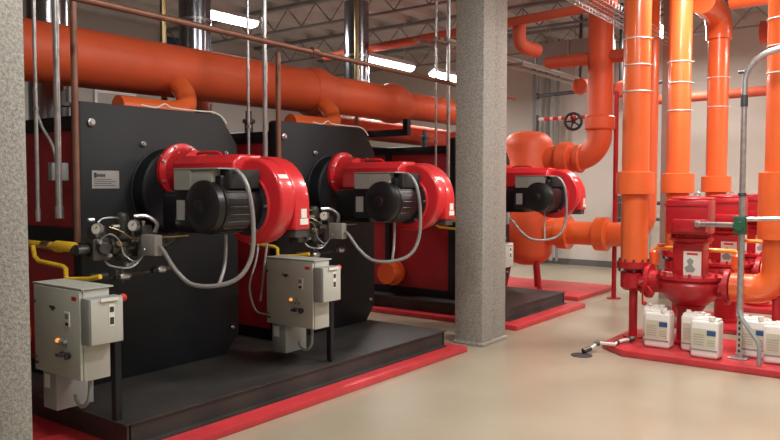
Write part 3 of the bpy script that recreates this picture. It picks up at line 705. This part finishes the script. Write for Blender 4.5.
# red spool with small valves between riser A and pump 1 (and copies for the rear rows)
t = thing('pipe_spool', 'red spool with grey valve stems between the nearest riser and pump', 'pipe fitting', (-2.3, 7.45, .5), 'red spools left of the pumps')
obj('spool_body', G().lathe((-2.39, 7.45, .64), (1, 0, 0), [(-.02, .11), (0, .11), (.005, .13)], 24), 'red_pump', t)
obj('valve_stem', G().cyl((-2.36, 7.35, .64), (-2.3, 7.2, .66), .02, n=10).lathe((-2.3, 7.2, .66), (0, -1, .1), [(0, .05), (.02, .05)], 12).cyl((-2.28, 7.3, .6), (-2.2, 7.2, .55), .015, n=8), 'red_pump', t)
obj('stem_tip', G().cyl((-2.3, 7.18, .66), (-2.3, 7.12, .665), .012, n=8), 'steel', t)
obj('drain_cock', G().cyl((-2.33, 7.3, .62), (-2.33, 7.3, .42), .01, n=8).ball((-2.3, 7.27, .44), .022, 10, 8), 'redink', t)

# right riser D: elbow from the pump, up with a big sleeve
def right_riser(x, y, label, zs, ztop=4.4):
    t = thing('riser_pipe', label, 'pipe', (x, y, .06), 'vertical orange pipes')
    r = .131
    obj('pipe_bend', G().tube([(-1.55, y, .64), (x - .2, y, .64)] + arc((x - .2, y, .84), (0, 0, -1), (1, 0, 0), .2, 8, 90, 8) + [(x, y, 1.15)], .135, 32), 'orange', t)
    obj('pipe_run', G().cyl((x, y, 1.12), (x, y, ztop), r, n=36), 'orange', t)
    obj('pipe_sleeve', G().lathe((x, y, 1.10), (0, 0, 1), [(0, r * 1.05), (.01, r * 1.38), (.61, r * 1.38), (.62, r * 1.02)], 36), 'orange', t)
    bands(t, x, y, r, zs)
    obj('support_leg', G().cyl((x, y, .072), (x, y, .6), .045, n=16).lathe((x, y, .06), (0, 0, 1), [(0, .1), (.012, .1)], 20), 'red_pump', t)
    return t
right_riser(-1.16, 7.45, 'large vertical orange pipe at the right edge, with a long sleeve', (2.6, 2.84, 3.08))
right_riser(-1.06, 8.95, 'vertical orange pipe hidden behind the one at the right edge', (2.9,))

# overhead orange mains at top right
def main(pts, r, m, label, sm=0, name='main_pipe'):
    o = obj(name, G().tube(pts, r, 24, sm), m, loc=pts[0]); return tag(o, label, 'pipe', 'overhead pipes at top right')
main([(-7.4, 8.3, 3.5), (-3.0, 8.3, 3.66)], .055, 'orange_dull', 'slim orange pipe crossing high behind the column on both sides')
main([(-4.28, 8.45, 3.62), (-4.28, 8.45, 3.45), (-4.27, 8.52, 3.35), (-4.2, 8.8, 3.32)], .085, 'orange_dull', 'short hanging orange elbow right of the column near the ceiling', 4)
main([(-2.1, 11.6, 3.75), (1.5, 11.6, 3.75)], .16, 'orange_dull', 'thick orange pipe along the back near the ceiling')
main([(-3.9, 12.9, 3.05), (1.8, 12.9, 3.15)], .08, 'orange_dull', 'slim red orange pipe along the back wall below the ceiling')
main([(-4.6, 9.95, 3.35), (-3.3, 9.95, 3.35)], .09, 'orange_dull', 'short thick orange pipe joining the two rear risers')
main([(-2.1, 9.7, 3.85), (1.4, 9.7, 3.85)], .13, 'orange', 'orange branch running right from the top of the third riser')
for i, (x, y, z) in enumerate(((-4.6, 11.2, 3.15), (-4.1, 11.6, 3.1))):
    o = obj('capped_pipe', G().lathe((x, y, z), (.4, -1, 0), [(0, .13), (.12, .13), (.16, .1)], 20), 'orange_dull', loc=(x, y, z)); tag(o, ['round orange pipe end under the ceiling right of the column', 'smaller-looking orange pipe end left of the tank riser'][i], 'pipe end', 'overhead pipes at top right')
    obj('cap_stub', G().cyl((x, y, z), (x, y, ZC), .03, n=8), 'dark_steel', o)

# grey duct and conduits crowding the ceiling right of the column
t = thing('air_duct', 'grey sheet metal duct under the ceiling left of the orange riser', 'duct', (-4.4, 10.6, 3.4))
obj('duct_body', G().box(-5.3, -4.1, 10.95, 11.35, 3.5, 3.85), 'disc', t)
for x in (-5.25, -4.7, -4.15): obj('duct_flange', G().box(x - .012, x + .012, 10.93, 11.37, 3.48, 3.87), 'steel', t)
for x in (-5.1, -4.3): obj('duct_hanger', G().cyl((x, 11.15, 3.85), (x, 11.15, ZC), .006, n=6), 'steel', t)
for k in range(6):
    x = -5.0 + k * .085
    o = obj('ceiling_conduit', G().cyl((x, 7.2, 3.3 - .02 * (k % 3)), (x, 13.9, 3.3 - .02 * (k % 3)), .018 + .006 * (k % 2), n=8), 'disc' if k % 3 else 'steel', loc=(x, 7.2, 3.3)); tag(o, 'grey conduit in the bundle running back under the ceiling right of the column', 'conduit', 'ceiling conduits right of the column')
o = obj('conduit_hanger', G().box(-5.06, -4.5, 9.0, 9.04, 3.2, 3.23).cyl((-5.04, 9.02, 3.22), (-5.04, 9.02, ZC), .006, n=6).cyl((-4.52, 9.02, 3.22), (-4.52, 9.02, ZC), .006, n=6), 'joist', loc=(-4.8, 9.02, 3.2)); tag(o, 'steel trapeze hanger under the ceiling conduits right of the column', 'hanger')
o = obj('conduit_hanger', G().box(-5.06, -4.5, 12.0, 12.04, 3.2, 3.23).cyl((-5.04, 12.02, 3.22), (-5.04, 12.02, ZC), .006, n=6).cyl((-4.52, 12.02, 3.22), (-4.52, 12.02, ZC), .006, n=6), 'joist', loc=(-4.8, 12.02, 3.2)); tag(o, 'farther steel hanger under the ceiling conduits near the back wall', 'hanger')

# cable tray at the top right: wire basket running diagonally
t = thing('cable_tray', 'silver wire cable tray crossing the top right', 'cable tray', (-3., 8, 3.5))
A = Vector((-3.05, 6.2, 3.55)); B = Vector((-3.05, 10.6, 3.5)); g = G(); W = .3
n = 46
for i in range(n + 1):
    p = A.lerp(B, i / n); g.tube([p + Vector((-W / 2, 0, .06)), p + Vector((-W / 2, 0, 0)), p + Vector((W / 2, 0, 0)), p + Vector((W / 2, 0, .06))], .004, 5)
obj('tray_rungs', g, 'steel', t)
g = G()
for dx, dz in ((-W / 2, .06), (-W / 2, 0), (-W / 4, 0), (0, 0), (W / 4, 0), (W / 2, 0), (W / 2, .06)):
    g.cyl(A + Vector((dx, 0, dz)), B + Vector((dx, 0, dz)), .004, n=5)
obj('tray_wires', g, 'steel', t)
g = G()
for y in (7.2, 9.6): g.cyl((-3.05 - W / 2, y, 3.55), (-3.05 - W / 2, y, ZC), .005, n=6).cyl((-3.05 + W / 2, y, 3.55), (-3.05 + W / 2, y, ZC), .005, n=6)
obj('tray_hanger', g, 'steel', t)

# ---------------------------------------------------------------- green junction box post
t = thing('conduit_post', 'grey steel post with a green junction box, its conduit curving right at the top', 'conduit post', (-1.38, 7.05, .06))
gx, gy = -1.39, 7.05
obj('strut', G().box(gx - .02, gx + .02, gy - .02, gy + .02, .07, 1.3), 'steel', t)
g = G()
for k in range(8): g.box(gx - .008, gx + .008, gy - .022, gy - .02, .12 + .05 * k, .145 + .05 * k)
obj('strut_slots', g, 'ink', t)
obj('base_foot', G().box(gx - .09, gx + .07, gy - .06, gy + .06, .06, .072).box(gx - .03, gx + .03, gy - .03, gy + .03, .072, .12), 'steel', t, bevel=.004)
cpt = [(gx, gy - .03, .45), (gx, gy - .03, 2.45)] + arc((gx + .26, gy - .03, 2.48), (-1, 0, 0), (0, 0, 1), .26, 0, 80, 8) + [(gx + .6, gy - .03, 2.83)]
obj('riser_conduit', G().tube(cpt, .025, 12), 'steel', t)
obj('conduit_coupling', G().cyl((gx, gy - .03, 2.28), (gx, gy - .03, 2.38), .03, n=14).cyl((gx, gy - .03, 1.5), (gx, gy - .03, 1.53), .034, n=14).cyl((gx - .05, gy - .03, 2.58), (gx + .01, gy - .03, 2.58), .012, n=8), 'dark_steel', t)
obj('green_box', G().lathe((gx - .01, gy - .1, 1.24), (0, 1, 0), [(0, .04), (.01, .055), (.1, .055), (.11, .04)], 8).box(gx - .055, gx + .045, gy - .09, gy + .0, 1.17, 1.33), 'green', t, bevel=.012)
obj('brace', G().tube([(gx + .01, gy - .05, .5), (gx + .03, gy - .08, .43), (gx + .17, gy - .16, .27), (gx + .19, gy - .17, .22), (gx + .19, gy - .17, .062)], .02, 8), 'disc', t)
o = obj('motor_conduit', G().cyl((-1.76, 7.13, 1.24), (gx - .06, gy - .03, 1.245), .024, n=14).lathe((-1.80, 7.138, 1.24), (1, -.2, 0), [(0, .032), (.04, .034)], 14).cyl((gx + .04, gy - .03, 1.3), (gx + .3, gy + .02, 1.31), .02, n=12), 'steel', loc=(-1.6, 7.1, 1.24)); tag(o, 'silver horizontal conduit from the nearest pump motor to the green box', 'conduit')

# ---------------------------------------------------------------- white jugs
def jug():
    t = thing('plastic_jug', 'x', 'jug', (0, 0, .06), 'white plastic chemical jugs')
    w, d, h = .12, .09, .34
    b = G().box(-w, w, -d, d, .062, .06 + h)
    sh = obj('jug_body', b, 'white', t, bevel=.028, segs=4)
    g = G().box(-w + .01, w - .01, -d + .02, d - .02, .06 + h - .01, .06 + h + .012).box(-.03, .03, -.06, .04, .06 + h, .06 + h + .025)
    obj('jug_handle', g, 'white', t, bevel=.008)
    obj('jug_cap', G().lathe((.06, -.06, .06 + h), (0, 0, 1), [(0, .028), (.035, .028), (.038, .024)], 16), 'white', t)
    obj('vent_cap', G().lathe((-.085, .05, .06 + h), (0, 0, 1), [(0, .022), (.028, .022)], 14), 'white', t)
    obj('jug_label', G().box(-w + .02, w - .02, -d - .0025, -d + .01, .155, .325), 'cream', t)
    obj('label_band', G().box(-w + .01, w - .01, -d - .0035, -d + .01, .13, .145), 'disc', t)
    p = obj('label_mark', G().box(.025, .1, -d - .0045, -d, .27, .315), 'blueink', t)
    g = G()
    for k in range(5): g.box(-.09, -.0, -d - .004, -d, .18 + k * .022, .188 + k * .022)
    for k in range(3): g.box(.03, .09, -d - .004, -d, .18 + k * .022, .188 + k * .022)
    obj('label_text', g, 'plate', t)
    return t
J = jug()
spots = [(-2.11, 7.12, 0, 'white jug at left, the front one of the pair beside the red pipe leg'),
         (-2.2, 7.35, .05, 'white jug directly behind the leftmost jug'),
         (-1.64, 6.945, -.04, 'white jug in front of the middle pair with a blue mark on its label'),
         (-1.78, 7.155, .0, 'white jug behind the middle one, half hidden'),
         (-1.08, 7.08, .1, 'white jug at the right edge beside the bent grey brace'),
         (-1.3, 7.22, .0, 'white jug behind the steel post foot, mostly hidden')]
for i, (x, y, a, l) in enumerate(spots):
    o = J if i == 0 else copy_tree(J, (0, 0, 0))
    o['label'] = l; o.location = (x, y, .06); o.rotation_euler = (0, 0, a)

# drain line and floor drain
t = thing('drain_pipe', 'white and grey drain pipe zigzagging off the left end of the front red pad', 'pipe', (-2.5, 7., .08))
obj('pipe_run', G().tube([(-2.36, 7.16, .10), (-2.44, 7.08, .085), (-2.46, 6.95, .085), (-2.44, 6.86, .085), (-2.6, 6.82, .085), (-2.62, 6.74, .05), (-2.66, 6.66, .03)], .016, 10), 'label', t)
g = G()
for p, q in (((-2.36, 7.15, .1), (-2.39, 7.11, .095)), ((-2.46, 6.97, .085), (-2.455, 6.93, .085)), ((-2.58, 6.825, .085), (-2.62, 6.8, .08)), ((-2.63, 6.72, .045), (-2.67, 6.64, .03))): g.cyl(p, q, .026, n=10)
obj('pipe_fitting', g, 'castgrey', t)
t = obj('floor_drain', G().lathe((-2.66, 6.58, 0), (0, 0, 1), [(0, .1), (.006, .1), (.008, .09)], 24), 'dark_steel', loc=(-2.66, 6.58, 0)); tag(t, 'round dark floor drain in front of the front red pad', 'floor drain')

# ---------------------------------------------------------------- steel column and wall items at the back
g = G().box(-3.16, -2.96, 10.6, 10.615, 0, ZC - .06).box(-3.16, -2.96, 10.8, 10.815, 0, ZC - .06).box(-3.066, -3.054, 10.615, 10.8, 0, ZC - .06)
o = struct(obj('column', g, 'boxgrey'))
# handwheel valve
t = thing('handwheel_valve', 'black handwheel valve on the wall piping above the orange elbow', 'valve', (-4.63, 11.1, 2.5))
hc = Vector((-4.63, 11.0, 2.59)); ax = Vector((.42, -.91, 0)).normalized()
obj('handwheel', G().torus(hc, ax, .125, .022, 28, 8).lathe(hc - ax * .03, ax, [(0, .035), (.06, .035)], 12), 'ink', t)
d_, u_, v_ = frame(ax); g = G()
for k in range(5):
    a = 2 * PI * k / 5; g.cyl(hc, hc + (u_ * math.cos(a) + v_ * math.sin(a)) * .125, .014, n=6)
obj('spoke', g, 'ink', t)
obj('valve_stem', G().cyl(hc, hc - ax * .35, .018, n=8), 'dark_steel', t)
# striped pipe running left of the wheel
g = G().cyl((-5.35, 11.3, 2.68), (-4.5, 11.3, 2.68), .03, n=12)
o = obj('wall_pipe', g, 'label', loc=(-5.25, 11.3, 2.62)); tag(o, 'white pipe with red marks left of the black handwheel', 'pipe')
g = G()
for k in range(5): obj('pipe_marker', G().cyl((-5.25 + k * .15, 11.3, 2.68), (-5.15 + k * .15, 11.3, 2.68), .032, n=12), 'redink', o)
o = obj('wall_pipe', G().cyl((-5.38, 11.3, 2.35), (-5.38, 11.3, 2.75), .03, n=10), 'dark_steel', loc=(-5.28, 11.3, 2.35)); tag(o, 'short dark vertical pipe above the separator tank', 'pipe')
o = obj('wall_pipe', G().cyl((-6.0, 12.6, 3.23), (-3.6, 12.6, 3.32), .035, n=12).lathe((-6.0, 12.6, 3.23), (-1, 0, 0), [(-.02, .06), (.02, .06)], 12), 'dark_steel', loc=(-6, 12.6, 3.2)); tag(o, 'thin dark pipe crossing in front of the back wall near the ceiling', 'pipe')
# conduits bundle left side behind the column
for k in range(5):
    x = -6.6 + k * .13
    o = obj('wall_conduit', G().cyl((x, 13.7, 0.1 + .0), (x, 13.7, ZC), .03 + .01 * (k % 2), n=10), 'disc' if k % 2 else 'joist', loc=(x, 13.7, 0.1))
    tag(o, 'thin vertical conduit by the back wall just right of the concrete column', 'conduit', 'vertical conduits by the back wall')
# small wall piping right of the farthest burner
g = G().cyl((-4.9, 13.6, 1.25), (-2.9, 13.6, 1.3), .035, n=12).cyl((-4.9, 13.6, .98), (-2.9, 13.6, .98), .03, n=12).cyl((-4.2, 13.6, .98), (-4.2, 13.6, 1.7), .02, n=10)
for x in (-4.7, -4.0, -3.5): g.cyl((x, 13.6, .92), (x, 13.6, 1.06), .02, n=8)
g.box(-4.9, -4.86, 13.55, 13.98, .9, 1.4)
o = obj('wall_pipe', g, 'dark_steel', loc=(-4.9, 13.6, 1)); tag(o, 'small dark pipes on the back wall right of the farthest burner', 'pipe')

# ---------------------------------------------------------------- world, camera, view
w = bpy.data.worlds.new('room_world'); scn.world = w; w.use_nodes = True
w.node_tree.nodes['Background'].inputs[0].default_value = (.5, .5, .5, 1); w.node_tree.nodes['Background'].inputs[1].default_value = .05
cam = bpy.data.cameras.new('camera'); co = bpy.data.objects.new('camera', cam); C.objects.link(co)
co.location = (0, 0, 1.6); co.rotation_euler = (math.radians(90 - 2.72), 0, math.radians(36.7))
cam.sensor_width = 36; cam.lens = 738. / 780 * 36; cam.clip_start = .05
scn.camera = co
scn.view_settings.view_transform = 'Standard'; scn.view_settings.look = 'None'; scn.view_settings.gamma = 1; scn.view_settings.exposure = .5
scn.view_settings.use_curve_mapping = False
